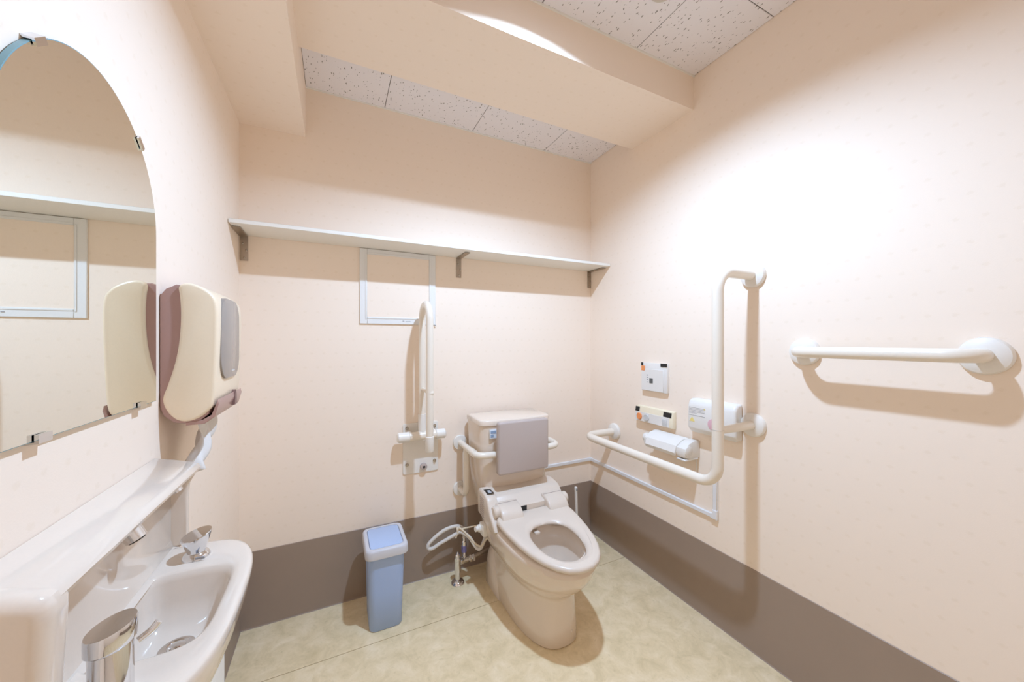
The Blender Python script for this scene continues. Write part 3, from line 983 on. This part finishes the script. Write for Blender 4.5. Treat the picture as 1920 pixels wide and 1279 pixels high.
# loose towel hanging out of it
tw = MB()
nu, nv = 14, 18
g = []
for i in range(nv + 1):
    v = i / nv
    row = []
    for j in range(nu + 1):
        u = j / nu
        wdt = .110 * (1 - .45 * v)
        y = -.635 + (u - .5) * wdt + .010 * math.sin(5 * v) - .012 * v
        x = -1.632 - .018 * v + .011 * math.sin(7.5 * u + 3.2 * v) * (.4 + v) + .005 * math.sin(17 * u - 8 * v)
        z = .955 - .118 * v - .012 * math.sin(2.4 * u) * v + .004 * math.sin(9 * u + 2)
        row.append((x, y, z))
    g.append(row)
front = [[Vector(p) for p in r] for r in g]
for a_ in front:
    pass
loops = []
for r in front:
    loops.append([p + Vector((.0006, 0, 0)) for p in r] + [p - Vector((.0006, 0, 0)) for p in reversed(r)])
tw.loft(loops)
tw.build('paper_towel', M['paper'], None, 'crumpled white paper towel hanging from the dispenser', 'paper towel', sharp=80)

# ---------------------------------------------------------------- wash basin
BYC = -.960
wb = thing('wash_basin', (-1.60, BYC, 0), 'compact white ceramic hand basin with hooded back below the mirror', 'basin')


def dshape(z, xf, xb, hl, n=56, p=3.0, cx=None):
    cx = cx if cx is not None else (xf + xb) / 2
    out = []
    for k in range(n):
        a = 2 * PI * k / n
        c, s = math.cos(a), math.sin(a)
        L = (xf - cx) if c > 0 else (cx - xb)
        pp = p if c > 0 else 6.0
        out.append((cx + L * math.copysign(abs(c) ** (2 / pp), c), BYC + hl * math.copysign(abs(s) ** (2 / pp), s), z))
    return out


BXB = XL + .001
RIM = .700
bs = MB()
bs.loft([dshape(.560, -1.570, BXB, .120, cx=-1.64), dshape(.575, -1.548, BXB, .150, cx=-1.64), dshape(.61, -1.525, BXB, .184, cx=-1.63), dshape(.65, -1.509, BXB, .204, cx=-1.62), dshape(.685, -1.501, BXB, .214, cx=-1.62), dshape(.695, -1.501, BXB, .2145, cx=-1.62),
         dshape(RIM - .0008, -1.504, BXB, .212, cx=-1.62), dshape(RIM, -1.510, BXB, .206, cx=-1.62),
         dshape(RIM, -1.524, -1.664, .112, cx=-1.60, p=4.5), dshape(RIM - .003, -1.529, -1.662, .106, cx=-1.60, p=4.5), dshape(RIM - .014, -1.533, -1.660, .102, cx=-1.60, p=4.2), dshape(RIM - .046, -1.539, -1.656, .094, cx=-1.60, p=3.8),
         dshape(RIM - .075, -1.549, -1.648, .080, cx=-1.60, p=3.4), dshape(RIM - .088, -1.560, -1.638, .056, cx=-1.60, p=2.6), dshape(RIM - .092, -1.580, -1.618, .02, cx=-1.60, p=2)])
bs.build('bowl', M['basin'], wb, sharp=60)
DZ = RIM - .0905
dr = MB().lathe([(.010, 0), (.024, 0), (.0255, .0015), (.024, .004), (.018, .0035), (.014, .001), (.001, .001)], (-1.598, -.932, DZ), (0, 0, 1), 28).build('drain_ring', M['chrome'], wb)
MB().lathe([(.013, 0), (.012, .005), (.006, .007), (.001, .007)], (-1.598, -.932, DZ + .001), (0, 0, 1), 22).build('drain_plug', M['chrome'], dr)
# hood: top ledge with rolled lip, back panel, end cheeks
hd_prof = [(BXB, .884), (-1.660, .876), (-1.632, .868), (-1.622, .863), (-1.619, .857), (-1.622, .850), (-1.632, .847), (-1.648, .843), (-1.660, .832), (-1.664, .815), (-1.664, .715), (-1.660, .701), (-1.650, .697), (BXB, .697)]
MB().prism(hd_prof, 'y', -1.172, -.727, .004, 2).build('hood', M['basin'], wb)
ck_prof = [(BXB, .883), (-1.660, .875), (-1.634, .867), (-1.624, .858), (-1.626, .846), (-1.636, .826), (-1.638, .800), (-1.638, .700), (BXB, .697)]
MB().prism(ck_prof, 'y', -.743, -.728, .005, 3).build('end_cheek', M['basin'], wb)
ck2 = [(BXB, .8838), (-1.660, .8758), (-1.632, .8678), (-1.622, .8628), (-1.618, .853), (-1.618, .840), (-1.620, .80), (-1.624, .690), (BXB, .690)]
MB().prism(ck2, 'y', -1.192, -1.148, .016, 6).build('end_cheek', M['basin'], wb)
# spout under the ledge, soap nozzle at the far end
sp_ = MB().tube([(-1.652, -.960, .846), (-1.637, -.960, .818)], [.015, .0135], 20).build('spout', M['chrome'], wb)
MB().lathe([(.001, 0), (.0105, 0), (.0105, .002), (.001, .002)], (-1.637, -.960, .8178), (.45, 0, -.9), 18).build('aerator', M['darkhole'], sp_)
MB().tube([(-1.648, -.795, .846), (-1.638, -.795, .829)], [.011, .010], 18).build('soap_nozzle', M['chrome'], wb)


def slant_tap(name, x, y, prof, tilt):
    loops = []
    n = 32
    H = prof[-1][1]
    for r, z in prof:
        k = max(0, (z / H)) ** 2
        loops.append([(x + r * math.cos(2 * PI * q / n), y + r * math.sin(2 * PI * q / n), RIM + z + k * tilt * (r * math.cos(2 * PI * q / n) * .75 + r * math.sin(2 * PI * q / n) * .35)) for q in range(n)])
    return MB().loft(loops).build(name, M['chrome'], wb)


kb = slant_tap('soap_pump', -1.606, -.806, [(.0225, 0), (.0225, .002), (.019, .008), (.0145, .011), (.0145, .013), (.0165, .018), (.024, .041), (.0245, .043), (.0235, .0445), (.018, .0445)], .30)
MB().prism([(-1.602, .7035), (-1.587, .7035), (-1.588, .7075), (-1.602, .7075)], 'y', -.8285, -.8262).build('print', M['lgrey'], kb)
tp = slant_tap('push_tap', -1.601, -1.121, [(.021, 0), (.0200, .004), (.0195, .060), (.0215, .062), (.0230, .064), (.0230, .082), (.0222, .0845), (.017, .0850)], .30)
MB().tube(smooth_open([(-1.580, -1.112, .752), (-1.570, -1.106, .757), (-1.564, -1.102, .764)], 4), [.0045] * 9, 12).build('lever', M['chrome'], tp)
# trap cover
MB().prism(rrect(-1.690, -1.546, BYC - .095, BYC + .095, .012, 4), 'z', .0, .585).build('trap_cover', M['white'], wb)
MB().prism(rrect(-1.690, -1.540, BYC - .060, BYC + .060, .006, 3), 'z', .0, .580).build('cover_door', M['white'], wb)
